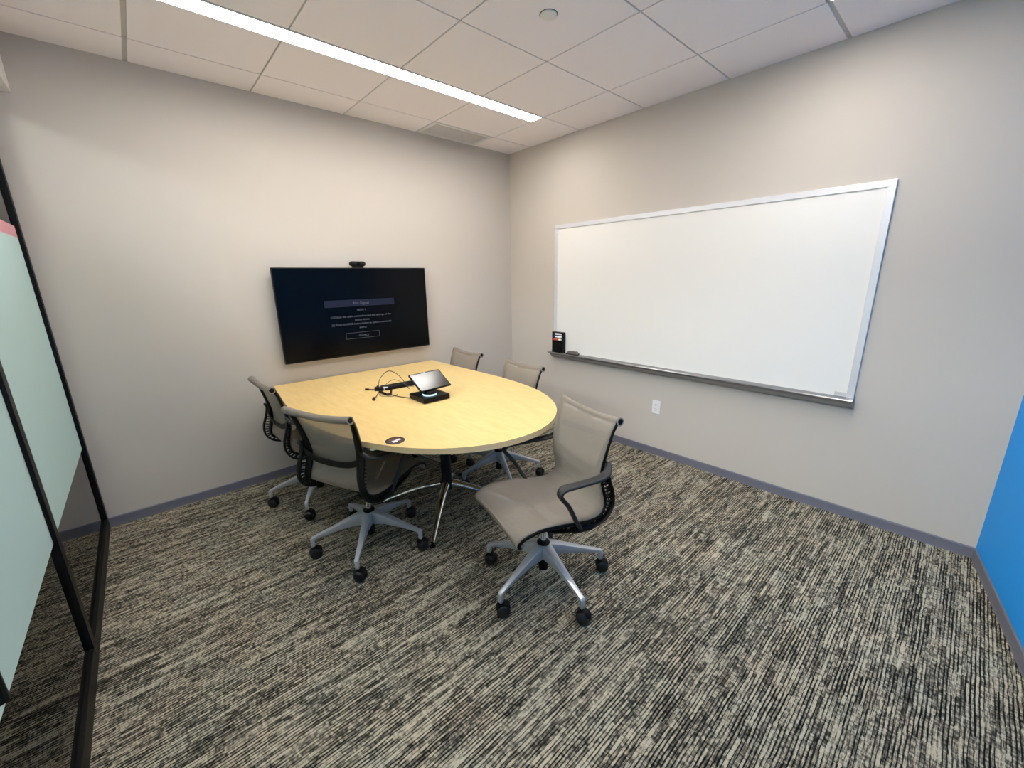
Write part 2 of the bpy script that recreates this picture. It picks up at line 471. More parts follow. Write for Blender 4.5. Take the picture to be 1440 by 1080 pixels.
# ------------------------------------------------------------------ glass wall on the left
FT = 2.42                                   # top of the black frame
FX0, FX1 = GX - 0.038, GX                   # frame depth
bm = BM()
bx(bm, FX0, FX1, -0.045, -0.001, 0.0, FT, 0.002)                    # jamb at the television wall
bx(bm, FX0, FX1, -1.300, -1.248, 0.0, FT, 0.002)                    # mullion
bx(bm, FX0, FX1, -1.248, -0.045, 0.0, 0.075, 0.002)                 # bottom rail
bx(bm, FX0, FX1, -1.248, -0.045, FT - 0.05, FT, 0.002)
wn_root = bpy.data.objects.new('window_1', None); COL.objects.link(wn_root)
tag(wn_root, 'black framed fixed glass panel beside the television wall', None, None, 'structure')
obj('frame', bm, M_black, wn_root)
bm = BM(); bx(bm, GX - 0.024, GX - 0.014, -1.248, -0.045, 0.075, FT - 0.05); obj('glass_pane', bm, M_glass, wn_root)
bm = BM(); bx(bm, GX - 0.0135, GX - 0.0125, -1.248, -0.086, 0.565, 1.735); obj('frosted_film', bm, M_film, wn_root)
bm = BM(); bx(bm, GX - 0.0135, GX - 0.0125, -1.248, -0.086, 1.735, 1.793); obj('pink_band', bm, M_pink, wn_root)
wn2 = bpy.data.objects.new('window_2', None); COL.objects.link(wn2)
tag(wn2, 'near black framed glass panel of the left glass wall', None, None, 'structure')
bm = BM()
bx(bm, FX0, FX1, -4.15, -1.300, 0.0, 0.075, 0.002)
bx(bm, FX0, FX1, -4.15, -1.300, FT - 0.05, FT, 0.002)
bx(bm, FX0, FX1, -4.20, -4.15, 0.0, FT, 0.002)
obj('frame', bm, M_black, wn2)
bm = BM(); bx(bm, GX - 0.024, GX - 0.014, -4.15, -1.300, 0.075, FT - 0.05); obj('glass_pane', bm, M_glass, wn2)
bm = BM(); bx(bm, GX - 0.0135, GX - 0.0125, -4.15, -1.300, 0.565, 1.735); obj('frosted_film', bm, M_film, wn2)
bm = BM(); bx(bm, GX - 0.0135, GX - 0.0125, -4.15, -1.300, 1.735, 1.793); obj('pink_band', bm, M_pink, wn2)
bm = BM()
tube(bm, [(GX + 0.035, -2.285, 0.70), (GX + 0.035, -2.285, 1.45)], 0.014, 12, 0)
for z in (0.76, 1.39): tube(bm, [(GX - 0.012, -2.285, z), (GX + 0.035, -2.285, z)], 0.008, 10, 0)
obj('pull_handle', bm, M_black, wn2)

# ------------------------------------------------------------------ text helper
def text_mesh(bm, s, size, x, z, y, align='CENTER', width=None):
    cu = bpy.data.curves.new('tmp_text', 'FONT'); cu.body = s; cu.size = size; cu.align_x = align
    cu.resolution_u = 2
    ob = bpy.data.objects.new('tmp_text', cu); COL.objects.link(ob)
    dg = bpy.context.evaluated_depsgraph_get(); dg.update()
    me = bpy.data.meshes.new_from_object(ob.evaluated_get(dg))
    t = bmesh.new(); t.from_mesh(me)
    bpy.data.objects.remove(ob); bpy.data.curves.remove(cu); bpy.data.meshes.remove(me)
    if width and t.verts:
        wx = max(v.co.x for v in t.verts) - min(v.co.x for v in t.verts)
        for v in t.verts: v.co.x *= width / wx
    merge(bm, t, 0, Matrix.Translation((x, y, z)) @ Matrix.Rotation(PI / 2, 4, 'X'))

# ------------------------------------------------------------------ television
TVX, TVZ = -1.73, 1.2435
tv = thing('television', 'large black wall-mounted television showing a small no-signal message', 'television', (TVX, 0, TVZ))
bm = BM(); bx(bm, -0.617, 0.617, -0.078, -0.048, -0.350, 0.350, 0.004); obj('casing', bm, M_bezel, tv)
bm = BM(); bx(bm, -0.609, 0.609, -0.0795, -0.0775, -0.338, 0.342); obj('screen_panel', bm, M_screen, tv)
bm = BM(); bx(bm, -0.22, 0.22, -0.048, -0.001, -0.2, 0.2, 0.004); bx(bm, -0.34, 0.34, -0.053, -0.02, -0.25, 0.12, 0.01); obj('wall_bracket', bm, M_plast, tv)
TY = -0.0802
bm = BM(); bx(bm, -0.287, 0.294, TY, -0.0796, 0.048, 0.102); obj('message_bar', bm, M_bar, tv)
TY = -0.0806
bm = BM(); text_mesh(bm, 'No Signal', 0.034, 0.003, 0.064, TY); obj('screen_text', bm, M_text, tv)
bm = BM(); text_mesh(bm, 'HDMI 1', 0.023, 0.0, 0.011, TY, width=0.066); obj('screen_text', bm, M_text, tv)
bm = BM(); text_mesh(bm, '(1)Check the cable connection and the settings of the', 0.023, 0.0, -0.037, TY, width=0.505); obj('screen_text', bm, M_text, tv)
bm = BM(); text_mesh(bm, 'source device.', 0.023, 0.0, -0.067, TY, width=0.125); obj('screen_text', bm, M_text, tv)
bm = BM(); text_mesh(bm, '(2) Press SOURCE button below to select a connected', 0.023, 0.0, -0.098, TY, width=0.50); obj('screen_text', bm, M_text, tv)
bm = BM(); text_mesh(bm, 'source.', 0.023, 0.0, -0.129, TY, width=0.062); obj('screen_text', bm, M_text, tv)
bm = BM(); text_mesh(bm, '\u2022 SOURCE', 0.020, -0.007, -0.196, TY, width=0.095); obj('screen_text', bm, M_text, tv)
bm = BM()
a0, a1, c0, c1, e = -0.149, 0.135, -0.212, -0.162, 0.0028
for q in ((a0, a1, c0, c0 + e), (a0, a1, c1 - e, c1), (a0, a0 + e, c0, c1), (a1 - e, a1, c0, c1)):
    bx(bm, q[0], q[1], TY, -0.0796, q[2], q[3])
obj('button_outline', bm, M_box, tv)

wc = thing('webcam', 'small black video camera sitting on top of the television', 'camera', (-1.712, -0.055, TVZ + 0.352))
bm = BM(); bx(bm, -0.064, 0.064, -0.024, 0.030, 0.010, 0.048, 0.017); obj('body', bm, M_plast, wc, 50)
bm = BM(); bx(bm, -0.040, 0.040, -0.020, 0.026, -0.002, 0.014, 0.003); bx(bm, -0.04, 0.04, 0.012, 0.020, -0.05, 0.0, 0.002); obj('mounting_clip', bm, M_plast, wc)
bm = BM(); lathe(bm, [(0.0, 0), (0.012, 0), (0.012, 0.004), (0.009, 0.005), (0.0, 0.003)], 20, mx=Matrix.Translation((0, -0.023, 0.030)) @ Matrix.Rotation(PI / 2, 4, 'X')); obj('lens', bm, M_screen, wc, 40)

# ------------------------------------------------------------------ whiteboard
wb = thing('whiteboard', 'wide white dry-erase board with silver frame and pen tray', 'whiteboard', (0, -1.856, 1.355))
W2 = 1.204; Z0, Z1 = -0.600, 0.612
bm = BM(); bx(bm, -0.014, -0.001, -W2 + 0.02, W2 - 0.02, Z0, Z1 - 0.01); obj('writing_surface', bm, M_board, wb)
bm = BM(); fw = 0.036
bx(bm, -0.021, -0.0005, -W2, W2, Z1 - fw, Z1, 0.002)
bx(bm, -0.021, -0.0005, -W2, -W2 + fw, Z0, Z1 - fw, 0.002)
bx(bm, -0.021, -0.0005, W2 - fw, W2, Z0, Z1 - fw, 0.002)
obj('frame', bm, M_alframe, wb)
# pen tray: swept profile, swelling lip, angled underside
bm = BM()
prof = [(-0.0005, Z0 + 0.016), (-0.026, Z0 + 0.012), (-0.060, Z0 + 0.004), (-0.078, Z0 + 0.012), (-0.084, Z0 + 0.006), (-0.080, Z0 - 0.010), (-0.050, Z0 - 0.040), (-0.0005, Z0 - 0.052)]
r = []
for yy, ins in ((W2 + 0.030, 1), (-W2 - 0.004, 0)):
    r.append([bm.verts.new((x, yy - (0.035 * (1 if z < Z0 - 0.005 else 0) if ins else 0), z)) for x, z in prof])
for i in range(len(prof)):
    j = (i + 1) % len(prof); bm.faces.new((r[0][i], r[0][j], r[1][j], r[1][i]))
bm.faces.new(r[0]); bm.faces.new(r[1][::-1])
obj('pen_tray', bm, M_tray, wb)
bm = BM(); bx(bm, -0.0152, -0.0138, -1.166, -1.108, -0.583, -0.562); obj('maker_label', bm, mat('grey_label', rgb(196, 196, 194), 0.5), wb)

# marker caddy on the tray
TZ = 1.355 + Z0 + 0.008
mh = thing('marker_caddy', 'black marker organiser standing on the left end of the whiteboard tray', 'marker holder', (-0.042, -0.738, TZ))
bm = BM()
bx(bm, -0.018, 0.018, -0.072, 0.072, 0.0, 0.008, 0.002)
bx(bm, 0.010, 0.018, -0.072, 0.072, 0.008, 0.205, 0.002)
bx(bm, -0.018, 0.010, -0.072, -0.060, 0.008, 0.205, 0.002)
bx(bm, -0.018, 0.010, 0.060, 0.072, 0.008, 0.205, 0.002)
bx(bm, -0.018, 0.010, -0.060, 0.060, 0.198, 0.205, 0.001)
for k in range(1, 7): bx(bm, -0.014, 0.010, -0.060, 0.060, 0.008 + k * 0.0272 - 0.0012, 0.008 + k * 0.0272 + 0.0012)
obj('rack', bm, M_plast, mh)
bm = BM(); bx(bm, -0.022, -0.018, -0.062, 0.062, 0.0085, 0.110, 0.001); obj('front_panel', bm, M_bezel, mh)
M_mk = mat('marker_barrel', rgb(240, 240, 240), 0.4)
for z, c, nm in ((0.184, (30, 30, 34), 'topmost white marker with black cap'), (0.157, (36, 52, 120), 'white marker with blue cap, second from the top'), (0.130, (214, 84, 60), 'white and red marker, third from the top')):
    t = thing('marker', nm + ' in the black caddy', 'marker', (-0.048, -0.738, TZ + z), 0, 'markers in the black caddy')
    Rz = Matrix.Rotation(PI / 2, 4, 'X')
    bm = BM(); lathe(bm, [(0.0, -0.052), (0.0105, -0.052), (0.0105, 0.05), (0.0, 0.05)], 14, mx=Rz); obj('barrel', bm, M_mk, t, 40)
    bm = BM(); lathe(bm, [(0.0, -0.066), (0.009, -0.066), (0.0115, -0.052), (0.0115, -0.034), (0.0, -0.034)] if c[0] < 200 else [(0.0, -0.066), (0.009, -0.066), (0.0115, -0.052), (0.0115, 0.010), (0.0, 0.010)], 14, mx=Rz)
    obj('cap', bm, mat('marker_cap', rgb(*c), 0.4), t, 40)

er = thing('board_eraser', 'grey felt whiteboard eraser lying on the whiteboard tray', 'eraser', (-0.047, -0.925, TZ - 0.001))
bm = BM(); bx(bm, -0.026, 0.026, -0.063, 0.063, 0.0, 0.014, 0.002); obj('felt_pad', bm, mat('dark_felt', rgb(40, 38, 38), 0.9), er)
bm = BM(); t = BM()
b0 = [(-0.026, -0.065), (0.026, -0.065), (0.026, 0.065), (-0.026, 0.065)]; b1 = [(-0.013, -0.045), (0.018, -0.045), (0.018, 0.045), (-0.013, 0.045)]
A = [t.verts.new((x, y, 0.0145)) for x, y in b0]; B_ = [t.verts.new((x, y, 0.036)) for x, y in b1]
t.faces.new(A[::-1]); t.faces.new(B_)
for i in range(4): t.faces.new((A[i], A[(i + 1) % 4], B_[(i + 1) % 4], B_[i]))
bmesh.ops.bevel(t, geom=list(t.edges), offset=0.003, segments=2, profile=0.5, affect='EDGES'); merge(bm, t)
obj('grip', bm, M_eraser, er)

# wall outlet
ol = thing('wall_outlet', 'white duplex electrical outlet low on the wall under the whiteboard', 'outlet', (0, -1.803, 0.423))
bm = BM(); bx(bm, -0.006, 0, -0.036, 0.036, -0.058, 0.058, 0.0025); obj('cover_plate', bm, M_outlet, ol)
for zz in (-0.02, 0.02):
    bm = BM(); lathe(bm, [(0.0, 0), (0.0165, 0), (0.0165, 0.0025), (0.015, 0.003), (0, 0.003)], 20, mx=Matrix.Translation((-0.005, 0, zz)) @ Matrix.Rotation(-PI / 2, 4, 'Y'))
    rc = obj('receptacle', bm, M_outlet, ol, 40)
    bm = BM()
    for yy in (-0.006, 0.006): bx(bm, -0.0086, -0.0078, yy - 0.001, yy + 0.001, zz, zz + 0.008)
    bx(bm, -0.0086, -0.0078, -0.0022, 0.0022, zz - 0.010, zz - 0.006)
    obj('slots', bm, M_plast2, rc)

# ------------------------------------------------------------------ conference table
TT = 0.735
tb = thing('conference_table', 'maple laminate conference table with one rounded end and chrome star feet', 'table', (-1.76, -1.0, 0))
out = [(-1.060, -0.012), (-1.060, -0.4), (-1.056, -0.75), (-1.054, -1.05), (-1.073, -1.27), (-1.112, -1.48), (-1.186, -1.667), (-1.285, -1.82), (-1.41, -1.94),
       (-1.561, -2.023), (-1.73, -2.058), (-1.928, -2.033), (-2.100, -1.948), (-2.214, -1.850), (-2.300, -1.74), (-2.385, -1.575), (-2.455, -1.38), (-2.500, -1.15), (-2.515, -0.94),
       (-2.507, -0.7), (-2.475, -0.35), (-2.435, -0.012)]
pts = [(x + 1.76, y + 1.0) for x, y in spline(out, 6)]
bm = BM(); poly_prism(bm, pts, TT - 0.030, TT, 0.0015)
for f in bm.faces:
    if f.normal.length == 0: f.normal_update()
bm.normal_update()
for f in bm.faces:
    f.material_index = 0 if abs(f.normal.z) > 0.8 else 1
obj('tabletop', bm, [M_maple, M_edge], tb)
for cy in (-0.28, 0.55):
    bm = BM()
    lathe(bm, [(0.0, 0.135), (0.040, 0.135), (0.043, 0.15), (0.043, 0.19), (0.034, 0.205), (0.034, TT - 0.055), (0.0, TT - 0.055)], 28, 0, cy)
    obj('column', bm, M_plast, tb, 40)
    bm = BM(); lathe(bm, [(0.0, TT - 0.056), (0.14, TT - 0.056), (0.14, TT - 0.050), (0.05, TT - 0.031), (0.0, TT - 0.031)], 28, 0, cy)
    for a in range(4):
        an = PI / 4 + a * PI / 2
        sweep(bm, [(0.05 * math.cos(an), cy + 0.05 * math.sin(an), TT - 0.045), (0.42 * math.cos(an), cy + 0.42 * math.sin(an), TT - 0.038)], (0.05, 0.014), side=(-math.sin(an), math.cos(an), 0), n=8, power=4)
    obj('top_bracket', bm, M_plast, tb, 40)
    for a in range(4):
        an = PI / 4 + a * PI / 2; ca, sa = math.cos(an), math.sin(an)
        path = spline([(0.036 * ca, cy + 0.036 * sa, 0.168), (0.16 * ca, cy + 0.16 * sa, 0.138), (0.30 * ca, cy + 0.30 * sa, 0.088), (0.445 * ca, cy + 0.445 * sa, 0.026)], 5)
        n_ = len(path)
        bm = BM(); sweep(bm, path, [(0.058 - 0.032 * i / (n_ - 1), 0.060 - 0.040 * i / (n_ - 1)) for i in range(n_)], side=(-sa, ca, 0), n=16)
        lg = obj('leg', bm, M_chrome, tb, 45)
        bm = BM(); lathe(bm, [(0.0, 0.0), (0.018, 0.0), (0.018, 0.006), (0.008, 0.010), (0.008, 0.025), (0, 0.025)], 16, 0.445 * ca, cy + 0.445 * sa); obj('glide', bm, M_plast, lg, 40)

# round power grommet set in the tabletop
gr = thing('power_grommet', 'round black flush power outlet in the table top near the rounded end', 'power outlet', (-2.274, -1.662, TT))
bm = BM(); lathe(bm, [(0.046, -0.0005), (0.047, 0.002), (0.043, 0.004), (0.037, 0.003), (0.037, 0.0)], 36); obj('rim', bm, M_plast2, gr, 40)
bm = BM(); lathe(bm, [(0.0, 0.0), (0.037, 0.0), (0.037, 0.0015), (0, 0.0015)], 36); obj('well', bm, mat('brown_well', rgb(92, 58, 40), 0.5), gr)
bm = BM(); bx(bm, -0.020, 0.004, -0.024, -0.002, 0.0015, 0.0040, 0.001); bx(bm, 0.006, 0.026, -0.012, 0.006, 0.0015, 0.0035, 0.001); obj('socket', bm, M_outlet, gr)

# long black cable slot box on the table
cb = thing('power_strip', 'flat long black power strip lying on the table behind the console', 'power strip', (-1.768, -0.71, TT), math.radians(-5))
bm = BM(); bx(bm, -0.118, 0.118, -0.056, 0.056, 0, 0.016, 0.004); obj('housing', bm, M_plast, cb)
bm = BM()
for k in range(3): bx(bm, -0.09 + k * 0.062, -0.05 + k * 0.062, -0.02, 0.02, 0.016, 0.0172)
obj('socket_faces', bm, M_plast2, cb)

# meeting console: base + tilted touch screen
cs = thing('meeting_console', 'tablet-like meeting console with tilted touch screen on a black base', 'touch console', (-1.770, -1.148, TT), 0)
bm = BM(); bx(bm, -0.096, 0.096, -0.095, 0.095, 0.002, 0.036, 0.004); obj('base', bm, M_bezel, cs)
bm = BM(); lathe(bm, [(0.0, 0.036), (0.044, 0.036), (0.0455, 0.039), (0.0455, 0.0425), (0.043, 0.044), (0.0, 0.046)], 36, -0.014, -0.026); obj('light_ring', bm, M_ring, cs, 50)
bm = BM()
lathe(bm, [(0.0, 0.046), (0.043, 0.046), (0.044, 0.054), (0.036, 0.064), (0.0, 0.064)], 36, -0.014, -0.026)
bx(bm, -0.03, 0.03, -0.02, 0.03, 0.06, 0.085, 0.008); obj('swivel_neck', bm, M_plast, cs, 40)
tilt = math.radians(34)
u = Vector((0, math.cos(tilt), math.sin(tilt)))     # up the screen
nrm = Vector((0, -math.sin(tilt), math.cos(tilt)))
ctr = Vector((0.028, 0.025, 0.117))
mxs = Matrix(((1, u.x, nrm.x, ctr.x), (0, u.y, nrm.y, ctr.y), (0, u.z, nrm.z, ctr.z), (0, 0, 0, 1))) @ Matrix.Identity(4)
mxs = Matrix.Translation(ctr) @ Matrix.Rotation(math.radians(5), 4, 'Z') @ Matrix.Translation(-ctr) @ mxs
def tilted(bm_, nm, m_, sm=None):
    bmesh.ops.transform(bm_, matrix=mxs, verts=bm_.verts); return obj(nm, bm_, m_, cs, sm)
bm = BM(); bx(bm, -0.122, 0.122, -0.080, 0.080, -0.012, 0.0, 0.004); tilted(bm, 'screen_casing', M_bezel)
bm = BM(); bx(bm, -0.115, 0.115, -0.074, 0.071, 0.0, 0.0008); tilted(bm, 'touch_screen', mat('console_glass', rgb(12, 12, 14), 0.2, spec=0.9))
bm = BM(); bx(bm, -0.006, 0.006, 0.075, 0.078, 0.0, 0.001); tilted(bm, 'indicator', M_ring)

# cables on the table
def wpt(x, y, z=0.0): return (x + 1.95, y + 0.75, z)
def cable(nm, label, path, r=0.0022, m_=M_plast2, ends=(), m_end=M_plast):
    t = thing(nm, label, 'cable', (-1.95, -0.75, TT))
    bm = BM(); tube(bm, [wpt(*p) for p in path], r, 8, 6); obj('cord', bm, m_, t, 60)
    for (p, q, wd, hh, mm) in ends:
        bm = BM(); sweep(bm, [wpt(*p), wpt(*q)], (wd, hh), side=None, n=10, power=3.2); obj('plug', bm, mm, t, 60)
    return t
cable('display_cable', 'thin black cable arching up from the power strip behind the console',
      [(-1.80, -0.93, 0.03), (-1.80, -0.80, 0.10), (-1.83, -0.70, 0.125), (-1.88, -0.66, 0.075), (-1.91, -0.67, 0.012)], 0.0024,
      ends=[((-1.905, -0.668, 0.022), (-1.935, -0.69, 0.010), 0.016, 0.012, M_plast)])
cable('adapter_cable', 'thin grey cable looping over the black power strip',
      [(-1.70, -0.82, 0.004), (-1.76, -0.83, 0.03), (-1.83, -0.78, 0.075), (-1.89, -0.74, 0.035), (-1.93, -0.76, 0.004), (-1.98, -0.86, 0.003), (-1.93, -0.93, 0.003), (-1.87, -0.90, 0.003)], 0.0015, M_eraser)
cable('plug_cable', 'short black cable whose straight plug points left across the table',
      [(-1.975, -0.655, 0.008), (-1.955, -0.68, 0.008), (-1.93, -0.715, 0.008)], 0.0028,
      ends=[((-1.992, -0.640, 0.008), (-1.973, -0.660, 0.008), 0.013, 0.009, M_plast), ((-1.945, -0.700, 0.011), (-1.905, -0.745, 0.011), 0.036, 0.020, M_plast), ((-1.897, -0.715, 0.012), (-1.872, -0.745, 0.012), 0.022, 0.016, M_outlet)])
cable('round_ended_cable', 'black cable curving forward to a round plug on the table',
      [(-1.93, -0.74, 0.006), (-1.97, -0.80, 0.004), (-2.02, -0.875, 0.004), (-2.050, -0.915, 0.009)], 0.0026,
      ends=[((-2.046, -0.909, 0.010), (-2.060, -0.935, 0.010), 0.019, 0.019, M_plast2)])
cable('console_lead', 'black lead running from a clump of connectors to the console base',
      [(-1.93, -0.875, 0.010), (-1.905, -0.95, 0.004), (-1.88, -1.02, 0.004), (-1.866, -1.075, 0.010)], 0.0026,
      ends=[((-1.955, -0.80, 0.016), (-1.945, -0.875, 0.010), 0.016, 0.014, M_plast), ((-1.945, -0.885, 0.010), (-1.915, -0.895, 0.010), 0.018, 0.016, M_plast2), ((-1.885, -0.83, 0.018), (-1.915, -0.885, 0.012), 0.018, 0.014, M_plast)])

# ------------------------------------------------------------------ office chair
# profile of the sling, local frame: +X forward, Z up.  (x, z, half width, sag)
SL = [(0.226, 0.420, 0.222, 0.0), (0.236, 0.408, 0.224, 0.0), (0.254, 0.408, 0.226, 0.0), (0.266, 0.424, 0.228, 0.0), (0.258, 0.446, 0.230, 0.001), (0.225, 0.467, 0.232, 0.004),
      (0.15, 0.480, 0.234, 0.010), (0.07, 0.474, 0.236, 0.016), (-0.01, 0.462, 0.236, 0.018), (-0.085, 0.450, 0.232, 0.016), (-0.145, 0.448, 0.226, 0.010), (-0.182, 0.464, 0.217, 0.004),
      (-0.198, 0.500, 0.207, 0.002), (-0.192, 0.545, 0.198, 0.002), (-0.180, 0.600, 0.195, 0.004), (-0.178, 0.660, 0.198, 0.010), (-0.189, 0.720, 0.204, 0.015),
      (-0.203, 0.780, 0.209, 0.016), (-0.219, 0.835, 0.213, 0.012), (-0.234, 0.868, 0.216, 0.008), (-0.243, 0.888, 0.218, 0.004), (-0.259, 0.896, 0.219, 0.004), (-0.276, 0.886, 0.219, 0.004), (-0.278, 0.870, 0.218, 0.003), (-0.266, 0.861, 0.217, 0.0)]

def build_chair():
    root = thing('mesh_office_chair', 'chair', 'chair', (0, 0, 0))
    prof = spline(SL, 3); nv = len(prof); nu = 20
    # normals of the profile in the XZ plane (pointing to the sitter)
    nrm = []
    for i in range(nv):
        a = prof[max(0, i - 1)]; c = prof[min(nv - 1, i + 1)]
        d = Vector((c[0] - a[0], 0, c[1] - a[1])).normalized(); nrm.append(Vector((d.z, 0, -d.x)))   # right of travel
    bm = BM(); grid = []
    for i, (x, z, hw, sg) in enumerate(prof):
        row = []
        for j in range(nu + 1):
            s = -1 + 2 * j / nu
            off = sg * (1 - s * s)
            zz = z; 
            dip = 0.0
            if i > nv * 0.78: dip = -0.012 * (1 - s * s)           # the top edge hangs slightly between the ears
            if i < nv * 0.16: dip = 0.010 * (1 - s * s)
            p = Vector((x, s * hw, z + dip)) + nrm[i] * (-off if False else off) * (1)
            row.append(p)
        grid.append(row)
    # make sure the sag goes away from the sitter: below the seat / behind the back
    test = grid[len(grid) // 3][nu // 2].z - prof[len(grid) // 3][1]
    sgn = 1 if test < 0 else -1
    if sgn < 0:
        for i, (x, z, hw, sg) in enumerate(prof):
            for j in range(nu + 1):
                s = -1 + 2 * j / nu
                grid[i][j] -= nrm[i] * (2 * sg * (1 - s * s))
    V = [[bm.verts.new(p) for p in row] for row in grid]
    for i in range(nv - 1):
        for j in range(nu): bm.faces.new((V[i][j], V[i][j + 1], V[i + 1][j + 1], V[i + 1][j]))
    sl = obj('mesh_sling', bm, M_sling, root, 80)
    md = sl.modifiers.new('thickness', 'SOLIDIFY'); md.thickness = 0.0022; md.offset = 0
    # rolled hems at the front lip and the top
    for nm, zc, xc, hw, r0, r1 in (('front_hem', 0.4235, 0.2445, 0.229, 0.0120, 0.0130), ('top_roll', 0.875, -0.2585, 0.221, 0.0110, 0.0185)):
        bm = BM(); path = []; size = []
        for k in range(17):
            s = -1 + k / 8
            dp = (0.010 if nm == 'front_hem' else -0.012) * (1 - s * s)
            path.append((xc, s * hw, zc + dp)); rr = r0 + (r1 - r0) * abs(s) ** 4; size.append((2 * rr, 2 * rr))
        sweep(bm, path, size, side=(1, 0, 0), n=14); obj(nm, bm, M_hem, root, 60)
    # side frames
    i0 = [k for k in range(nv)]
    for sd in (-1, 1):
        bm = BM(); path = []; size = []
        for i in range(2, nv - 4):
            x, z, hw, sg = prof[i]; t = i / nv
            o_ = nrm[i] * (0.011 * (1 if sgn > 0 else -1))
            wd = 0.016 + 0.030 * max(0.0, math.sin(PI * min(1, max(0, (t - 0.36) / 0.44)))) 
            path.append((x + o_.x, sd * (hw + 0.004 - wd / 2), z + o_.z))
            size.append((wd, 0.016))
        sweep(bm, path, size, side=(0, 1, 0), n=10, power=3)
        fr = obj('side_frame', bm, M_plast, root, 50)
        # end caps of the top tube
        bm = BM(); sweep(bm, [(-0.2585, sd * 0.214, 0.875), (-0.2585, sd * 0.2220, 0.875)], (0.023, 0.023), side=(1, 0, 0), n=20); obj('end_cap', bm, M_plast, fr, 50)
        # outer spine rail
        sp = spline([(0.115, 0.452), (0.05, 0.430), (-0.02, 0.414), (-0.09, 0.404), (-0.155, 0.408), (-0.208, 0.436), (-0.236, 0.486), (-0.236, 0.545), (-0.217, 0.605), (-0.203, 0.660), (-0.204, 0.695)], 5)
        bm = BM(); sweep(bm, [(x, sd * 0.222 * (1 - 0.06 * min(1, max(0, (z - 0.44) / 0.2))), z) for x, z in sp], (0.030, 0.012), side=(0, 1, 0), n=10, power=3)
        # ladder ribs between rail and inner frame
        inner = [(p[0] + nrm[i].x * 0.011 * (1 if sgn > 0 else -1), p[1] + nrm[i].z * 0.011 * (1 if sgn > 0 else -1)) for i, p in enumerate(prof)]
        tot = 0; last = sp[0]; nxt = 0.02
        for q in sp[1:]:
            tot += math.dist(q, last); last = q
            if tot >= nxt:
                nxt += 0.019
                b_ = min(inner[6:-8], key=lambda c: math.dist(c, q))
                if math.dist(b_, q) < 0.014: continue
                yy = sd * 0.220 * (1 - 0.06 * min(1, max(0, (q[1] - 0.44) / 0.2)))
                sweep(bm, [(q[0], yy, q[1]), (b_[0], yy, b_[1])], (0.018, 0.006), side=(0, 1, 0), n=6, power=3)
        obj('spine_rail', bm, M_plast, root, 50)
        # armrest: ribbon loop
        ap = spline([(-0.055, 0.226, 0.412), (-0.020, 0.238, 0.470), (0.030, 0.252, 0.560), (0.070, 0.259, 0.612), (0.080, 0.261, 0.634), (0.062, 0.262, 0.654), (-0.02, 0.262, 0.655), (-0.10, 0.260, 0.654), (-0.155, 0.251, 0.656), (-0.192, 0.232, 0.668), (-0.206, 0.214, 0.690)], 5)
        m_ = len(ap); size = []
        for i, p in enumerate(ap):
            t = i / (m_ - 1)
            wd = 0.026 + 0.020 * max(0, min(1, (t - 0.25) / 0.25)) - 0.018 * max(0, (t - 0.82) / 0.18)
            size.append((wd, 0.019))
        bm = BM(); sweep(bm, [(x, sd * y, z) for x, y, z in ap], size, side=(0, 1, 0), n=12, power=2.8)
        obj('armrest', bm, M_plast2, root, 50)
        # mounting pod of the arm and spine under the seat
        bm = BM(); sweep(bm, [(-0.115, sd * 0.222, 0.404), (-0.02, sd * 0.222, 0.414)], (0.034, 0.030), side=(0, 1, 0), n=12, power=3); obj('arm_mount', bm, M_plast, root, 50)
    # cross bar behind the lumbar zone
    bm = BM()
    sweep(bm, spline([(-0.200, -0.200, 0.645), (-0.210, -0.12, 0.615), (-0.213, 0, 0.606), (-0.210, 0.12, 0.615), (-0.200, 0.200, 0.645)], 5), (0.034, 0.010), side=(0, 0, 1), n=8, power=3)
    obj('lumbar_bar', bm, M_plast, root, 50)
    # aluminium under-seat bridge
    bm = BM()
    sweep(bm, spline([(-0.060, -0.215, 0.414), (-0.035, -0.12, 0.396), (0.0, 0, 0.382), (-0.035, 0.12, 0.396), (-0.060, 0.215, 0.414)], 5), (0.052, 0.020), side=(1, 0, 0), n=12, power=3)
    obj('seat_bridge', bm, M_alu, root, 50)
    bm = BM(); bx(bm, -0.06, 0.06, -0.045, 0.045, 0.350, 0.388, 0.010); obj('tilt_housing', bm, M_plast, root, 50)
    bm = BM(); tube(bm, [(0.01, -0.03, 0.365), (0.02, -0.14, 0.370), (0.025, -0.185, 0.380)], 0.005, 8, 4); obj('height_lever', bm, M_plast, root, 50)
    bm = BM(); lathe(bm, [(0.0, 0.19), (0.0135, 0.19), (0.0135, 0.356), (0, 0.356)], 20); obj('gas_post', bm, M_chrome, root, 40)
    bm = BM(); lathe(bm, [(0.0, 0.072), (0.024, 0.072), (0.024, 0.205), (0.032, 0.216), (0.032, 0.224), (0.018, 0.230), (0, 0.230)], 24); obj('column_sleeve', bm, M_plast, root, 40)
    return root

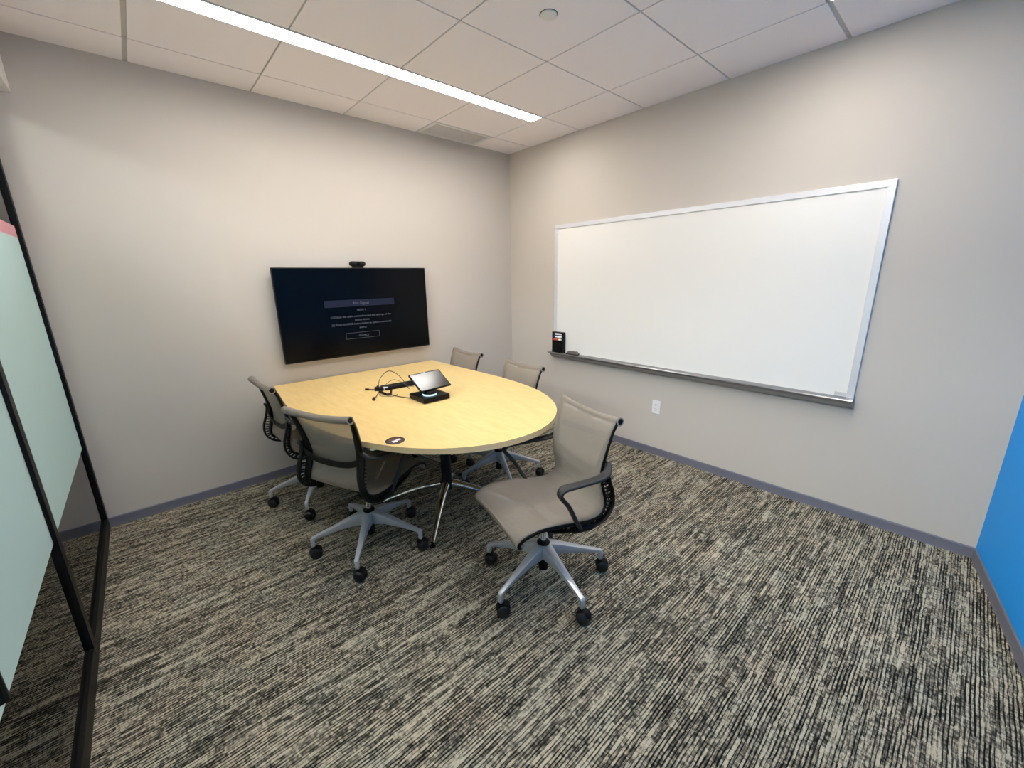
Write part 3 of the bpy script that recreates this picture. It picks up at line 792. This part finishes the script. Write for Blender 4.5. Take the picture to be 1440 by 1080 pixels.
def build_legs(root, a0, face):
    """Five cast legs with a twin-wheel caster each, first leg at angle a0 (chair frame)."""
    for k in range(5):
        an = a0 + k * 2 * PI / 5; ca, sa = math.cos(an), math.sin(an)
        Mz = Matrix.Rotation(an, 4, 'Z')
        t = BM()
        # side outline of a leg (x outward, z): top edge, knee, drop, underside
        top = [(0.012, 0.220), (0.045, 0.216), (0.10, 0.199), (0.20, 0.164), (0.290, 0.134), (0.312, 0.126), (0.318, 0.118), (0.318, 0.072)]
        bot = [(0.012, 0.140), (0.045, 0.142), (0.10, 0.146), (0.20, 0.134), (0.285, 0.116), (0.296, 0.110), (0.298, 0.104), (0.298, 0.072)]
        hw = [0.026, 0.025, 0.020, 0.015, 0.0120, 0.0115, 0.0115, 0.0105]
        rings = []
        for (tx_, tz), (bx_, bz), h in zip(top, bot, hw):
            rings.append([t.verts.new((tx_, -h, tz)), t.verts.new((tx_, h, tz)), t.verts.new((bx_, h * 0.72, bz)), t.verts.new((bx_, -h * 0.72, bz))])
        for a, c in zip(rings, rings[1:]):
            for j in range(4): t.faces.new((a[j], a[(j + 1) % 4], c[(j + 1) % 4], c[j]))
        t.faces.new(rings[0][::-1]); t.faces.new(rings[-1])
        bmesh.ops.recalc_face_normals(t, faces=t.faces)
        bmesh.ops.bevel(t, geom=[e for e in t.edges if e.calc_face_angle(0) > 0.5], offset=0.0028, segments=2, profile=0.5, affect='EDGES')
        bm = BM(); merge(bm, t, 0, Mz)
        obj('leg', bm, M_alu, root, 32)
        sw = math.radians(face + random.uniform(-38, 38))          # each caster trails its own way
        Mc = Matrix.Translation((0.308 * ca, 0.308 * sa, 0)) @ Matrix.Rotation(sw, 4, 'Z')
        bm = BM(); lathe(bm, [(0, 0.050), (0.006, 0.050), (0.006, 0.085), (0, 0.085)], 10, mx=Mc)
        t = BM(); bx(t, -0.010, 0.026, -0.0045, 0.0045, 0.020, 0.066, 0.003); merge(bm, t, 0, Mc)
        # hood over the wheels
        hood = spline([(0.0345 * math.cos(q) + 0.010, 0, 0.0318 + 0.0345 * math.sin(q)) for q in [math.radians(v) for v in (28, 55, 82, 110, 138, 160)]], 3)
        t = BM(); sweep(t, hood, (0.038, 0.0035), side=(0, 1, 0), n=8, power=3); merge(bm, t, 0, Mc)
        cs_ = obj('caster', bm, M_plast, root, 50)
        for sy in (-1, 1):
            bm = BM()
            prof = [(0.0, 0.005), (0.020, 0.005), (0.030, 0.005), (0.0318, 0.009), (0.0318, 0.016), (0.029, 0.022), (0.022, 0.0265), (0.010, 0.0285), (0.0, 0.029)]
            lathe(bm, [(r_, z_ * sy) for r_, z_ in prof], 28, mx=Mc @ Matrix.Translation((0.010, 0, 0.0318)) @ Matrix.Rotation(PI / 2, 4, 'X'))
            obj('wheel', bm, M_wheel, cs_, 40)

CH = [  # x, y, heading (deg), world angle of one leg (deg), seat drop, label
    (-1.800, -2.212, 165.0, 41.4, 0.0, 'taupe mesh swivel chair pulled out in front at the table\'s rounded end, seat fully visible'),
    (-2.314, -1.319, 23.6, 17.8, 0.0, 'mesh swivel chair seen from behind at the table\'s near left side, lumbar bar showing'),
    (-2.348, -0.533, 3.0, 166.0, 0.0, 'mesh swivel chair with ribbed black spine beside the television wall, left of the table'),
    (-1.236, -1.200, 175.0, 318.0, -0.025, 'mesh swivel chair behind the table nearest the whiteboard tray, silver base showing'),
    (-1.226, -0.462, 177.0, 100.0, -0.02, 'mesh swivel chair tucked in the far corner behind the table, only its back top showing'),
]
G = 'mesh swivel chairs around the table'
for i, (x, y, hd, la, dz, lab) in enumerate(CH):
    if i == 0:
        proto = build_chair(); r = proto
        bodies = list(proto.children)
    else:
        r = proto.copy(); COL.objects.link(r)
        for ch in bodies:
            c = ch.copy(); COL.objects.link(c); c.parent = r
            for gch in ch.children:
                d = gch.copy(); COL.objects.link(d); d.parent = c
    if dz:
        for c in r.children:
            if c.name.split('.')[0] != 'column_sleeve': c.location.z = dz
    r.location = (x, y, 0); r.rotation_euler = (0, 0, math.radians(hd))
    tag(r, lab, 'chair', G)
    build_legs(r, math.radians(la - hd), math.degrees(math.atan2(-3.44 - y, -3.09 - x)) + 90 - hd)
